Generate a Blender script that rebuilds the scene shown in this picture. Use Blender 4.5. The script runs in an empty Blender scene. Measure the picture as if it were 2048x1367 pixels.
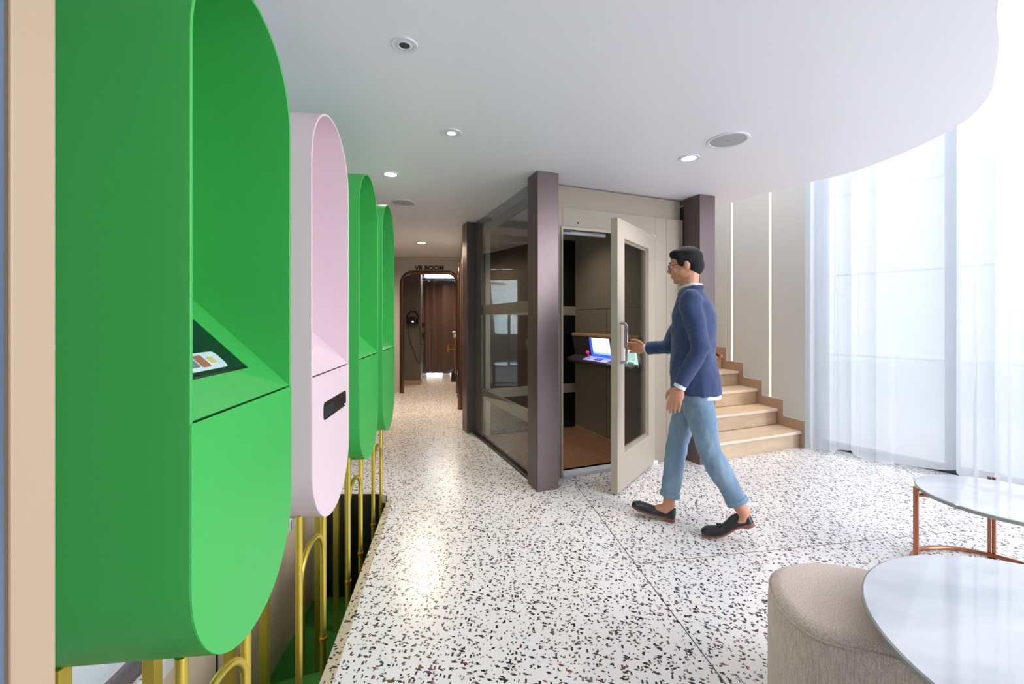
import bpy, bmesh, math, random
from mathutils import Vector, Matrix, Euler
random.seed(7)
R = math.radians
scene = bpy.context.scene
COL = scene.collection

# ------------------------------------------------------------------ camera
cam_d = bpy.data.cameras.new('camera')
cam_d.sensor_width = 36.0
cam_d.lens = 855.0 / 2048.0 * 36.0
cam_d.shift_y = -43.5 / 2048.0
cam_d.clip_start = 0.02
cam = bpy.data.objects.new('camera', cam_d)
COL.objects.link(cam)
cam.location = (0, 0, 1.3)
cam.rotation_euler = (R(90), 0, 0)
scene.camera = cam

# ------------------------------------------------------------------ world, exposure
scene.view_settings.view_transform = 'Standard'
scene.view_settings.look = 'None'
scene.view_settings.exposure = 0.95
scene.view_settings.gamma = 1.0
scene.view_settings.use_curve_mapping = False
wd = bpy.data.worlds.new('daylight')
scene.world = wd
wd.use_nodes = True
wn = wd.node_tree.nodes; wl = wd.node_tree.links
wn.clear()
bg = wn.new('ShaderNodeBackground'); wo = wn.new('ShaderNodeOutputWorld')
bg.inputs[0].default_value = (0.91, 0.935, 1.0, 1)
bg.inputs[1].default_value = 0.70
wl.new(bg.outputs[0], wo.inputs[0])

def area(name, loc, target, sx, sy, power, col):
    d = bpy.data.lights.new(name, 'AREA'); d.shape = 'RECTANGLE'
    d.size = sx; d.size_y = sy; d.energy = power; d.color = col
    o = bpy.data.objects.new(name, d); COL.objects.link(o)
    o.location = loc
    o.rotation_euler = (Vector(target) - Vector(loc)).to_track_quat('-Z', 'Y').to_euler()
    return o
# unseen lamp added on the right, then daylight through the tall front window
area('added_side_light', (6.5, -0.9, 2.6), (-0.4, 2.3, 0.9), 3.0, 3.6, 290, (0.93, 0.94, 1.0))  # added area lamp, placed to light kiosk fronts and spare their near sides
area('daylight_window', (5.5, 3.6, 2.9), (2.3, 2.6, 0.6), 3.4, 3.6, 45, (0.92, 0.94, 1.0))

# ------------------------------------------------------------------ materials
def srgb(r, g, b):
    f = lambda c: (c / 255 / 12.92) if c / 255 <= 0.04045 else ((c / 255 + 0.055) / 1.055) ** 2.4
    return (f(r), f(g), f(b), 1)

def mat(name, col, rough=0.5, metal=0.0, spec=0.5, emit=None, estr=0, coat=0, bump=None, sheen=0, noise=None):
    m = bpy.data.materials.new(name); m.use_nodes = True
    nt = m.node_tree; b = nt.nodes['Principled BSDF']
    b.inputs['Base Color'].default_value = col
    b.inputs['Roughness'].default_value = rough
    b.inputs['Metallic'].default_value = metal
    b.inputs['Specular IOR Level'].default_value = spec
    b.inputs['Coat Weight'].default_value = coat
    b.inputs['Sheen Weight'].default_value = sheen
    if emit:
        b.inputs['Emission Color'].default_value = emit
        b.inputs['Emission Strength'].default_value = estr
    tc = None
    if bump or noise:
        tc = nt.nodes.new('ShaderNodeTexCoord')
    if noise:                       # (scale, other colour, mapping scale)
        n = nt.nodes.new('ShaderNodeTexNoise'); mp = nt.nodes.new('ShaderNodeMapping')
        mp.inputs['Scale'].default_value = noise[2]
        nt.links.new(tc.outputs['Object'], mp.inputs[0]); nt.links.new(mp.outputs[0], n.inputs[0])
        n.inputs['Scale'].default_value = noise[0]; n.inputs['Detail'].default_value = 5
        r = nt.nodes.new('ShaderNodeValToRGB')
        r.color_ramp.elements[0].position = .35; r.color_ramp.elements[1].position = .65
        r.color_ramp.elements[0].color = col; r.color_ramp.elements[1].color = noise[1]
        nt.links.new(n.outputs[0], r.inputs[0]); nt.links.new(r.outputs[0], b.inputs['Base Color'])
    if bump:                        # (scale, strength, mapping scale)
        n = nt.nodes.new('ShaderNodeTexNoise'); mp = nt.nodes.new('ShaderNodeMapping'); bp = nt.nodes.new('ShaderNodeBump')
        mp.inputs['Scale'].default_value = bump[2]
        nt.links.new(tc.outputs['Object'], mp.inputs[0]); nt.links.new(mp.outputs[0], n.inputs[0])
        n.inputs['Scale'].default_value = bump[0]
        bp.inputs['Strength'].default_value = bump[1]; bp.inputs['Distance'].default_value = .004
        nt.links.new(n.outputs[0], bp.inputs['Height']); nt.links.new(bp.outputs[0], b.inputs['Normal'])
    return m

I1 = (1, 1, 1)
M = {}
M['green'] = mat('green_powder_coat', srgb(64, 178, 84), .42)
M['pink'] = mat('pink_powder_coat', srgb(230, 208, 216), .42)
M['screen_dark'] = mat('dark_screen', srgb(18, 40, 38), .12)
M['card_white'] = mat('card_white', srgb(205, 222, 228), .3)
M['ink_red'] = mat('ink_red', srgb(160, 100, 80), .4)
M['ink_yellow'] = mat('ink_yellow', srgb(205, 190, 110), .4)
M['ink_grey'] = mat('ink_grey', srgb(110, 120, 125), .4)
M['black'] = mat('black_plastic', srgb(14, 14, 15), .35)
M['seam'] = mat('dark_gap', srgb(10, 30, 14), .8)
M['gold'] = mat('brushed_gold', srgb(220, 196, 84), .34, .8)
M['goldring'] = mat('orange_gold', srgb(232, 160, 40), .25, .8)
M['chrome'] = mat('chrome', srgb(190, 185, 195), .12, 1)
M['bronze'] = mat('brown_bronze', srgb(112, 98, 98), .38, .55)
M['bronze_dark'] = mat('dark_bronze', srgb(62, 52, 50), .3, .5)
M['copper_tube'] = mat('copper_brown', srgb(118, 88, 76), .22, .8)
M['copper'] = mat('copper', srgb(164, 108, 82), .2, 1)
M['beige'] = mat('beige_metal', srgb(158, 146, 131), .42, .1)
M['beige_dark'] = mat('taupe_panel', srgb(132, 120, 104), .5)
M['beige_light'] = mat('light_beige_metal', srgb(188, 176, 161), .4, .1)
M['white_metal'] = mat('white_metal', srgb(225, 226, 235), .4)
M['steel'] = mat('blue_grey_steel', srgb(120, 135, 155), .35, .6)
M['steel_dark'] = mat('dark_steel', srgb(60, 72, 82), .4, .6)
M['white_paint'] = mat('white_paint', srgb(242, 241, 247), .45, bump=(90, .03, I1))
M['wall_grey'] = mat('grey_plaster', srgb(206, 209, 208), .6, bump=(60, .04, I1))
M['wall_taupe'] = mat('taupe_wall', srgb(108, 98, 90), .5)
M['wall_dark'] = mat('dark_wall', srgb(44, 42, 42), .35)
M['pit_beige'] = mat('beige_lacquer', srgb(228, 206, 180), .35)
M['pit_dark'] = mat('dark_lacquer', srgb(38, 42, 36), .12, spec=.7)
M['pit_green'] = mat('green_carpet', srgb(62, 136, 52), .9, bump=(300, .3, I1))
M['stone'] = mat('cream_stair_stone', srgb(226, 204, 178), .35, noise=(3, srgb(212, 187, 158), (1, 6, 6)))
M['stone_edge'] = mat('pale_nosing', srgb(232, 216, 198), .35)
M['riser'] = mat('beige_riser', srgb(214, 190, 162), .45, noise=(3, srgb(196, 172, 144), (1, 4, 4)))
M['skirt'] = mat('brown_skirting', srgb(176, 146, 122), .4)
M['wood'] = mat('reddish_wood_floor', srgb(160, 112, 84), .35, noise=(4, srgb(134, 92, 68), (14, 1, 1)))
M['woodbar'] = mat('tan_wood_edge', srgb(176, 138, 98), .4)
M['led'] = mat('warm_led', (1, .72, .38, 1), .5, emit=(1, .66, .30, 1), estr=9)
M['ledcool'] = mat('cool_led', (1, 1, 1, 1), .5, emit=(.85, .93, 1, 1), estr=14)
M['lamp'] = mat('lamp_warm', (1, .8, .5, 1), .5, emit=(1, .80, .52, 1), estr=7)
M['lampw'] = mat('lamp_white', (1, 1, 1, 1), .5, emit=(1, .93, .82, 1), estr=5)
M['speaker'] = mat('speaker_grille', srgb(178, 180, 184), .6, bump=(900, .4, I1))
M['marble'] = mat('white_marble', srgb(206, 208, 214), .05, noise=(2.2, srgb(180, 184, 192), (1, 2.4, 1)), coat=.5)
M['marble_edge'] = mat('grey_marble_edge', srgb(150, 154, 150), .25)
M['navy'] = mat('navy_cloth', srgb(48, 64, 104), .85, sheen=.2, bump=(500, .12, I1))
M['denim'] = mat('blue_denim', srgb(136, 160, 182), .9, noise=(9, srgb(108, 134, 160), (1, 1, .5)), bump=(420, .2, I1))
M['skin'] = mat('skin', srgb(206, 146, 116), .5)
M['hair'] = mat('black_hair', srgb(18, 16, 20), .85, bump=(140, .5, (1, 1, .3)))
M['shoe'] = mat('black_leather', srgb(44, 46, 50), .3)
M['sole'] = mat('brown_sole', srgb(128, 84, 62), .5)
M['shirt'] = mat('white_shirt', srgb(225, 228, 235), .8)
M['outside'] = mat('pale_paving', srgb(226, 228, 230), .8)
M['curtain_dark'] = mat('brown_curtain', srgb(92, 70, 66), .45, sheen=.5)
M['pink_ball'] = mat('pink_ball', srgb(232, 60, 120), .25, emit=srgb(232, 40, 110), estr=.15)
M['yellow'] = mat('yellow_plastic', srgb(230, 200, 60), .3)
M['greenbtn'] = mat('green_button', srgb(60, 130, 80), .3)
M['deck'] = mat('pale_control_deck', srgb(190, 190, 230), .3, emit=srgb(150, 150, 255), estr=.35)
M['tan'] = mat('tan_frame', srgb(184, 160, 134), .5)

def glass(name, tint, rough=0.0, ior=1.45):
    m = bpy.data.materials.new(name); m.use_nodes = True
    nt = m.node_tree; nt.nodes.clear()
    o = nt.nodes.new('ShaderNodeOutputMaterial'); mx = nt.nodes.new('ShaderNodeMixShader')
    t = nt.nodes.new('ShaderNodeBsdfTransparent'); g = nt.nodes.new('ShaderNodeBsdfGlossy'); f = nt.nodes.new('ShaderNodeFresnel')
    t.inputs[0].default_value = tint; g.inputs['Roughness'].default_value = rough; f.inputs[0].default_value = ior
    ge = nt.nodes.new('ShaderNodeNewGeometry'); mr = nt.nodes.new('ShaderNodeMapRange')     # same reflectance on both faces of a pane
    mr.inputs[3].default_value = ior; mr.inputs[4].default_value = 1 / ior
    nt.links.new(ge.outputs['Backfacing'], mr.inputs[0]); nt.links.new(mr.outputs[0], f.inputs[0])
    nt.links.new(f.outputs[0], mx.inputs[0]); nt.links.new(t.outputs[0], mx.inputs[1]); nt.links.new(g.outputs[0], mx.inputs[2])
    nt.links.new(mx.outputs[0], o.inputs[0])
    return m
M['glass'] = glass('clear_glass', (.95, .98, .98, 1))
M['glass_tint'] = glass('grey_tinted_glass', (.86, .90, .90, 1), .01, 1.5)
M['glass_dark'] = glass('dark_glass', (.35, .42, .44, 1), .02, 1.6)

def sheer():
    m = bpy.data.materials.new('sheer_white_voile'); m.use_nodes = True
    nt = m.node_tree; nt.nodes.clear()
    o = nt.nodes.new('ShaderNodeOutputMaterial')
    t = nt.nodes.new('ShaderNodeBsdfTransparent'); d = nt.nodes.new('ShaderNodeBsdfDiffuse'); tl = nt.nodes.new('ShaderNodeBsdfTranslucent')
    a = nt.nodes.new('ShaderNodeMixShader'); b = nt.nodes.new('ShaderNodeMixShader')
    d.inputs[0].default_value = (.88, .90, .94, 1); tl.inputs[0].default_value = (.88, .90, .94, 1)
    a.inputs[0].default_value = .60; b.inputs[0].default_value = .80
    nt.links.new(d.outputs[0], a.inputs[1]); nt.links.new(tl.outputs[0], a.inputs[2])
    nt.links.new(t.outputs[0], b.inputs[1]); nt.links.new(a.outputs[0], b.inputs[2])
    nt.links.new(b.outputs[0], o.inputs[0])
    return m
M['sheer'] = sheer()

def terrazzo(name, base, base2, scale=1.0):
    m = bpy.data.materials.new(name); m.use_nodes = True
    nt = m.node_tree; N = nt.nodes; L = nt.links; b = N['Principled BSDF']
    b.inputs['Roughness'].default_value = .24
    tc = N.new('ShaderNodeTexCoord')
    nz = N.new('ShaderNodeTexNoise'); nz.inputs['Scale'].default_value = 1.3
    L.new(tc.outputs['Object'], nz.inputs[0])
    base_mix = N.new('ShaderNodeMix'); base_mix.data_type = 'RGBA'
    L.new(nz.outputs[0], base_mix.inputs[0]); base_mix.inputs[6].default_value = base; base_mix.inputs[7].default_value = base2
    prev = base_mix.outputs[2]
    dz = N.new('ShaderNodeTexNoise'); dz.inputs['Scale'].default_value = 60 * scale; dz.inputs['Detail'].default_value = 2
    L.new(tc.outputs['Object'], dz.inputs[0])
    layers = [  # rotation, stretch, scale, keep, radius, colours
        (20, (1, 1.9, 1), 30, .40, .34, [srgb(44, 42, 46), srgb(84, 68, 62), srgb(40, 40, 46), srgb(122, 66, 58)]),
        (95, (1, 1.8, 1), 34, .36, .33, [srgb(48, 46, 50), srgb(128, 78, 66), srgb(40, 42, 48), srgb(108, 112, 118)]),
        (150, (1, 1.7, 1), 42, .34, .32, [srgb(30, 30, 34), srgb(70, 62, 58), srgb(150, 152, 158), srgb(40, 36, 38)]),
        (60, (1, 1.3, 1), 62, .30, .32, [srgb(60, 60, 64), srgb(170, 172, 178), srgb(110, 70, 62), srgb(34, 34, 38)]),
    ]
    for rot, st, sc, keep, rad, cols in layers:
        keep *= .68; st = (1, st[1] * 1.2, 1); rad *= (1.18 if rot in (20, 150) else .86)
        mp = N.new('ShaderNodeMapping'); mp.inputs['Rotation'].default_value = (0, 0, R(rot))
        m2 = N.new('ShaderNodeMapping'); m2.inputs['Scale'].default_value = st
        add = N.new('ShaderNodeMix'); add.data_type = 'VECTOR'; add.inputs[0].default_value = .0035 / scale
        L.new(tc.outputs['Object'], add.inputs[4]); L.new(dz.outputs['Color'], add.inputs[5])
        L.new(add.outputs[1], mp.inputs[0])
        v = N.new('ShaderNodeTexVoronoi'); v.voronoi_dimensions = '2D'; v.feature = 'F1'
        v.distance = 'MANHATTAN' if rot in (20, 150) else 'CHEBYCHEV'; v.inputs['Scale'].default_value = sc * scale * .88; v.inputs['Randomness'].default_value = .9
        L.new(mp.outputs[0], m2.inputs[0]); L.new(m2.outputs[0], v.inputs['Vector'])
        sp = N.new('ShaderNodeSeparateColor'); L.new(v.outputs['Color'], sp.inputs[0])
        k = N.new('ShaderNodeMath'); k.operation = 'LESS_THAN'; L.new(sp.outputs[0], k.inputs[0]); k.inputs[1].default_value = keep
        rr = N.new('ShaderNodeMapRange'); L.new(sp.outputs[1], rr.inputs[0])
        rr.inputs[3].default_value = rad * .45; rr.inputs[4].default_value = rad * 1.1
        c = N.new('ShaderNodeMath'); c.operation = 'LESS_THAN'; L.new(v.outputs['Distance'], c.inputs[0]); L.new(rr.outputs[0], c.inputs[1])
        mu = N.new('ShaderNodeMath'); mu.operation = 'MULTIPLY'; L.new(k.outputs[0], mu.inputs[0]); L.new(c.outputs[0], mu.inputs[1])
        cr = N.new('ShaderNodeValToRGB'); cr.color_ramp.interpolation = 'CONSTANT'
        e = cr.color_ramp.elements
        e[0].position = 0; e[0].color = cols[0]; e[1].position = .35; e[1].color = cols[1]
        x = e.new(.6); x.color = cols[2]; x = e.new(.82); x.color = cols[3]
        L.new(sp.outputs[2], cr.inputs[0])
        mx = N.new('ShaderNodeMix'); mx.data_type = 'RGBA'
        L.new(mu.outputs[0], mx.inputs[0]); L.new(prev, mx.inputs[6]); L.new(cr.outputs[0], mx.inputs[7])
        prev = mx.outputs[2]
    L.new(prev, b.inputs['Base Color'])
    return m
M['terrazzo'] = terrazzo('white_terrazzo', srgb(242, 238, 238), srgb(235, 231, 230))
M['terrazzo_beige'] = terrazzo('beige_terrazzo', srgb(206, 192, 168), srgb(198, 184, 158))

def weave():
    m = mat('taupe_upholstery', srgb(166, 155, 143), .92, sheen=.25)
    nt = m.node_tree; N = nt.nodes; L = nt.links; b = N['Principled BSDF']
    tc = N.new('ShaderNodeTexCoord'); h = None
    hs = []
    for sc in ((170, 170, 18), (150, 150, 180)):
        mp = N.new('ShaderNodeMapping'); mp.inputs['Scale'].default_value = sc
        n = N.new('ShaderNodeTexNoise'); n.inputs['Scale'].default_value = 1.6; n.inputs['Detail'].default_value = 1
        L.new(tc.outputs['Object'], mp.inputs[0]); L.new(mp.outputs[0], n.inputs[0]); hs.append(n)
    ad = N.new('ShaderNodeMath'); ad.operation = 'ADD'; L.new(hs[0].outputs[0], ad.inputs[0]); L.new(hs[1].outputs[0], ad.inputs[1])
    r = N.new('ShaderNodeValToRGB'); r.color_ramp.elements[0].position = .35; r.color_ramp.elements[1].position = .65
    hf = N.new('ShaderNodeMath'); hf.operation = 'MULTIPLY'; hf.inputs[1].default_value = .5; L.new(ad.outputs[0], hf.inputs[0])
    r.color_ramp.elements[0].color = srgb(190, 170, 157); r.color_ramp.elements[1].color = srgb(230, 212, 201)
    L.new(hf.outputs[0], r.inputs[0]); L.new(r.outputs[0], b.inputs['Base Color'])
    bp = N.new('ShaderNodeBump'); bp.inputs['Strength'].default_value = .5; bp.inputs['Distance'].default_value = .003
    L.new(hf.outputs[0], bp.inputs['Height']); L.new(bp.outputs[0], b.inputs['Normal'])
    return m
M['weave'] = weave()

def screen_mat():
    m = bpy.data.materials.new('lit_blue_screen'); m.use_nodes = True
    nt = m.node_tree; N = nt.nodes; L = nt.links; b = N['Principled BSDF']
    b.inputs['Base Color'].default_value = (.01, .01, .03, 1)
    tc = N.new('ShaderNodeTexCoord'); sx = N.new('ShaderNodeSeparateXYZ'); L.new(tc.outputs['Generated'], sx.inputs[0])
    r = N.new('ShaderNodeValToRGB'); e = r.color_ramp.elements
    e[0].position = 0; e[0].color = srgb(40, 60, 190); e[1].position = .25; e[1].color = srgb(120, 140, 245)
    x = e.new(.35); x.color = srgb(190, 205, 255); x = e.new(.9); x.color = srgb(220, 232, 255)
    L.new(sx.outputs[2], r.inputs[0])
    L.new(r.outputs[0], b.inputs['Emission Color']); b.inputs['Emission Strength'].default_value = 1.6
    return m
M['screen'] = screen_mat()
M['screen_bar'] = mat('screen_blue_bar', srgb(30, 50, 170), .3, emit=srgb(40, 70, 210), estr=1.2)
M['screen_doc'] = mat('lit_notice', srgb(220, 240, 235), .3, emit=srgb(210, 240, 228), estr=.9)
M['screen_line'] = mat('notice_lines', srgb(130, 170, 160), .4, emit=srgb(120, 165, 155), estr=.5)

# ------------------------------------------------------------------ helpers
def link(name, bm, m, parent=None, smooth=None, bevel=0, seg=2):
    me = bpy.data.meshes.new(name)
    bmesh.ops.recalc_face_normals(bm, faces=bm.faces)
    bm.to_mesh(me); bm.free()
    if m: me.materials.append(m)
    o = bpy.data.objects.new(name, me); COL.objects.link(o)
    if smooth is not None:
        me.polygons.foreach_set('use_smooth', [True] * len(me.polygons))
        me.set_sharp_from_angle(angle=R(smooth))
    if bevel:
        b = o.modifiers.new('bevel', 'BEVEL'); b.width = bevel; b.segments = seg; b.limit_method = 'ANGLE'; b.angle_limit = R(40)
    if parent: o.parent = parent
    return o

def tag(o, label, cat, group=None, kind=None):
    o['label'] = label
    if cat: o['category'] = cat
    if group: o['group'] = group
    if kind: o['kind'] = kind
    return o

def struct(o, label=None):
    o['kind'] = 'structure'
    if label: o['label'] = label
    return o

def empty(name, loc, rz, label, cat, group=None):
    o = bpy.data.objects.new(name, None); COL.objects.link(o)
    o.location = loc; o.rotation_euler = (0, 0, rz); o.empty_display_size = .1
    return tag(o, label, cat, group)

def box(bm, x0, x1, y0, y1, z0, z1, mx=None):
    vs = [Vector((x, y, z)) for z in (z0, z1) for y in (y0, y1) for x in (x0, x1)]
    if mx: vs = [mx @ v for v in vs]
    v = [bm.verts.new(c) for c in vs]
    for f in ((0, 2, 3, 1), (4, 5, 7, 6), (0, 1, 5, 4), (2, 6, 7, 3), (0, 4, 6, 2), (1, 3, 7, 5)):
        bm.faces.new([v[i] for i in f])

def prism(bm, pts, z0, z1, fn=None):
    """closed outline pts [(u,v)] extruded z0..z1; fn maps (u,v,w)->Vector"""
    fn = fn or (lambda u, v, w: Vector((u, v, w)))
    a = [bm.verts.new(fn(u, v, z0)) for u, v in pts]; b = [bm.verts.new(fn(u, v, z1)) for u, v in pts]
    n = len(pts)
    bm.faces.new(a); bm.faces.new(b[::-1])
    for i in range(n): bm.faces.new((a[i], a[(i + 1) % n], b[(i + 1) % n], b[i]))

def ringprism(bm, po, pi, w0, w1, fn):
    n = len(po)
    A = [[bm.verts.new(fn(u, v, w)) for u, v in p] for w in (w0, w1) for p in (po, pi)]
    for i in range(n):
        j = (i + 1) % n
        bm.faces.new((A[0][i], A[0][j], A[2][j], A[2][i])); bm.faces.new((A[1][i], A[3][i], A[3][j], A[1][j]))
        bm.faces.new((A[0][i], A[1][i], A[1][j], A[0][j])); bm.faces.new((A[2][i], A[2][j], A[3][j], A[3][i]))

def frames(path):
    path = [Vector(p) for p in path]; T = []
    for i in range(len(path)):
        a = path[max(i - 1, 0)]; b = path[min(i + 1, len(path) - 1)]
        T.append((b - a).normalized())
    up = Vector((0, 0, 1)) if abs(T[0].z) < .9 else Vector((1, 0, 0))
    n = (up - T[0] * up.dot(T[0])).normalized(); out = []
    for i, t in enumerate(T):
        n = (n - t * n.dot(t)).normalized(); out.append((path[i], t, n, t.cross(n)))
    return out

def tube(bm, path, r, seg=12, closed=False):
    rs = r if isinstance(r, (list, tuple)) else [r] * len(path)
    rings = []
    for (p, t, n, b), rr in zip(frames(path), rs):
        rings.append([bm.verts.new(p + (n * math.cos(a) + b * math.sin(a)) * rr) for a in [2 * math.pi * k / seg for k in range(seg)]])
    m = len(rings)
    for i in range(m if closed else m - 1):
        A = rings[i]; B = rings[(i + 1) % m]
        for k in range(seg): bm.faces.new((A[k], A[(k + 1) % seg], B[(k + 1) % seg], B[k]))
    if not closed:
        bm.faces.new(rings[0][::-1]); bm.faces.new(rings[-1])

def lathe(bm, prof, seg=32, o=(0, 0, 0)):
    """prof [(r,z)] about z"""
    o = Vector(o); rings = []
    for r, z in prof:
        if r < 1e-6: rings.append([bm.verts.new(o + Vector((0, 0, z)))])
        else: rings.append([bm.verts.new(o + Vector((r * math.cos(2 * math.pi * k / seg), r * math.sin(2 * math.pi * k / seg), z))) for k in range(seg)])
    for A, B in zip(rings, rings[1:]):
        for k in range(seg):
            j = (k + 1) % seg
            if len(A) == 1 and len(B) == 1: continue
            if len(A) == 1: bm.faces.new((A[0], B[k], B[j]))
            elif len(B) == 1: bm.faces.new((A[k], B[0], A[j]))
            else: bm.faces.new((A[k], B[k], B[j], A[j]))

def ell(bm, c, r, rot=None, u=20, v=12):
    mx = Matrix.Translation(Vector(c)) @ (rot.to_4x4() if rot else Matrix.Identity(4)) @ Matrix.Diagonal((r[0], r[1], r[2], 1))
    bmesh.ops.create_uvsphere(bm, u_segments=u, v_segments=v, radius=1, matrix=mx)

def loft(bm, rings):
    V = [[bm.verts.new(p) for p in r] for r in rings]; n = len(V[0])
    for A, B in zip(V, V[1:]):
        for k in range(n): bm.faces.new((A[k], A[(k + 1) % n], B[(k + 1) % n], B[k]))
    bm.faces.new(V[0][::-1]); bm.faces.new(V[-1])

def catmull(pts, per=8, closed=True):
    out = []; n = len(pts)
    rng = range(n) if closed else range(n - 1)
    for i in rng:
        g = (lambda k: Vector(pts[k % n])) if closed else (lambda k: Vector(pts[min(max(k, 0), n - 1)]))
        p0, p1, p2, p3 = g(i - 1), g(i), g(i + 1), g(i + 2)
        for k in range(per):
            t = k / per
            out.append(.5 * ((2 * p1) + (p2 - p0) * t + (2 * p0 - 5 * p1 + 4 * p2 - p3) * t * t + (3 * p1 - p0 - 3 * p2 + p3) * t ** 3))
    if not closed: out.append(Vector(pts[-1]))
    return out

CEIL = 2.432
# frame of the lift: a runs right along its front, b runs back along its side
PA = Vector((.193, 3.231)); U2 = Vector((math.cos(R(22)), math.sin(R(22)))); U1 = Vector((-U2.y, U2.x))
def AB(a, b): p = PA + U2 * a + U1 * b; return (p.x, p.y)
# frame of the row of kiosks: t runs along the row, e runs to its back
KA = R(6.5); KR = Vector((-math.sin(KA), math.cos(KA))); KQ = Vector((-math.cos(KA), -math.sin(KA))); KO = Vector((-.785, 2.26))
def TE(t, e): p = KO + KR * t + KQ * e; return (p.x, p.y)

# ------------------------------------------------------------------ floor with the pit cut out
PIT = [(-.905, 3.10), (-.925, 3.17), (-.99, 3.205), (-1.42, 3.205), (-1.47, 3.15), (-1.245, .84), (-1.21, .78), (-.64, .78), (-.595, .84)]
def pit_xy(x, y): return (x, y)
bm = bmesh.new()
outer = [(-1.42, -1.85), (6.4, -1.85), (6.4, 7.2), (1.6, 11.2), (-3.2, 11.2), (-3.2, 3.5), (-1.635, 3.5), (-1.36, .62), (-1.42, .62)]
ov = [bm.verts.new((x, y, 0)) for x, y in outer]; pv = [bm.verts.new((x, y, 0)) for x, y in PIT]
ed = [bm.edges.new((l[i], l[(i + 1) % len(l)])) for l in (ov, pv) for i in range(len(l))]
bmesh.ops.triangle_fill(bm, use_beauty=True, use_dissolve=False, edges=ed)
# remove any face filled inside the pit
def inside(p, poly):
    c = False; n = len(poly)
    for i in range(n):
        x1, y1 = poly[i]; x2, y2 = poly[(i + 1) % n]
        if (y1 > p[1]) != (y2 > p[1]) and p[0] < (x2 - x1) * (p[1] - y1) / (y2 - y1) + x1: c = not c
    return c
bmesh.ops.delete(bm, geom=[f for f in bm.faces if inside(f.calc_center_median()[:2], PIT)], context='FACES')
g = bmesh.ops.extrude_face_region(bm, geom=list(bm.faces))
bmesh.ops.translate(bm, verts=[v for v in g['geom'] if isinstance(v, bmesh.types.BMVert)], vec=(0, 0, -.06))
struct(link('floor', bm, M['terrazzo']))

# beige nosing strip along the rim of the pit
bm = bmesh.new()
rim = [(-.598, .80), (-.687, 1.529), (-.905, 3.10)]
ro = [(-.545, .80), (-.642, 1.535), (-.862, 3.085)]
prism(bm, rim + ro[::-1], .0, .0015)
struct(link('trim_1', bm, M['terrazzo_beige']), 'beige terrazzo nosing along the rim of the sunken opening')
# metal joints in the terrazzo
def strip(bm, p, q, w, z=.0006):
    p = Vector(p); q = Vector(q); n = (q - p).normalized(); n = Vector((-n.y, n.x)) * w / 2
    prism(bm, [tuple(p - n), tuple(q - n), tuple(q + n), tuple(p + n)], 0, z)
bm = bmesh.new()
strip(bm, (.50, 3.42), (.90, .55), .004)
struct(link('trim_2', bm, M['bronze_dark']), 'brown joint line running through the terrazzo towards the lift')
bm = bmesh.new()
strip(bm, (.68, 2.285), (2.9, 2.66), .0035)
struct(link('trim_3', bm, M['sole']), 'thin reddish joint line crossing the terrazzo')

# pit: walls, green steps
def wallstrip(name, pts, z0, z1, th, m, label=None):
    bm = bmesh.new()
    P = [Vector(p) for p in pts]
    off = []
    for i, p in enumerate(P):
        d = (P[min(i + 1, len(P) - 1)] - P[max(i - 1, 0)]).normalized(); off.append(p + Vector((-d.y, d.x)) * th)
    for i in range(len(P) - 1):
        prism(bm, [tuple(P[i]), tuple(P[i + 1]), tuple(off[i + 1]), tuple(off[i])], z0, z1)
    return struct(link(name, bm, m), label)
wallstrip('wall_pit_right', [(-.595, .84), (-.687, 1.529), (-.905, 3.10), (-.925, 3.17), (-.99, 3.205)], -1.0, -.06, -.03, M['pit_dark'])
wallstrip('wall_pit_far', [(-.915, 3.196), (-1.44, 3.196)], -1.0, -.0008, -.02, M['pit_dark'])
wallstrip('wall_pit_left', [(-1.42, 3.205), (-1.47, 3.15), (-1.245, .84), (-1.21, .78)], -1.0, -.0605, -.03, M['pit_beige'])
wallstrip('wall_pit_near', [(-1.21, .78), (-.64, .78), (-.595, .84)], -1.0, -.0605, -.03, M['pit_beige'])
for k in range(5):
    y = 1.0 + k * .48; x = -1.2605 - (y - 1.0) * .0974
    bm = bmesh.new(); box(bm, x + .0, x + .002, y - .006, y + .006, -.9, -.06)
    struct(link('trim_%d' % (5 + k), bm, M['bronze_dark']), 'dark upright gap between beige panels lining the sunken opening')
bm = bmesh.new()
prism(bm, [(-1.55, .7), (-.5, .7), (-.5, 2.2), (-.8, 2.24), (-1.0, 2.2), (-1.55, 2.0)], -.8, -.5)
struct(link('floor_pit_step', bm, M['pit_green'], bevel=.02), 'upper green carpeted step inside the sunken opening')
bm = bmesh.new()
prism(bm, [(-1.55, 1.9), (-.5, 1.9), (-.5, 3.3), (-1.55, 3.3)], -.85, -.77)
struct(link('floor_pit', bm, M['pit_green']), 'green carpeted bottom of the sunken opening')

# outside ground
bm = bmesh.new()
box(bm, -14, 16, -14, 16, -1.1, -1.02)
prism(bm, [(-14, -14), (16, -14), (16, -1.87), (-1.44, -1.87), (-1.44, .60), (-1.39, .63), (-1.665, 3.52), (-3.25, 3.52), (-3.25, 6), (-14, 6)], -.3, -.02)
prism(bm, [(3.8, 5.2), (6.45, 1.2), (6.45, -1.87), (16, -1.87), (16, 14), (3.8, 14)], -.3, -.02)
struct(link('ground', bm, M['outside']))
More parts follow.
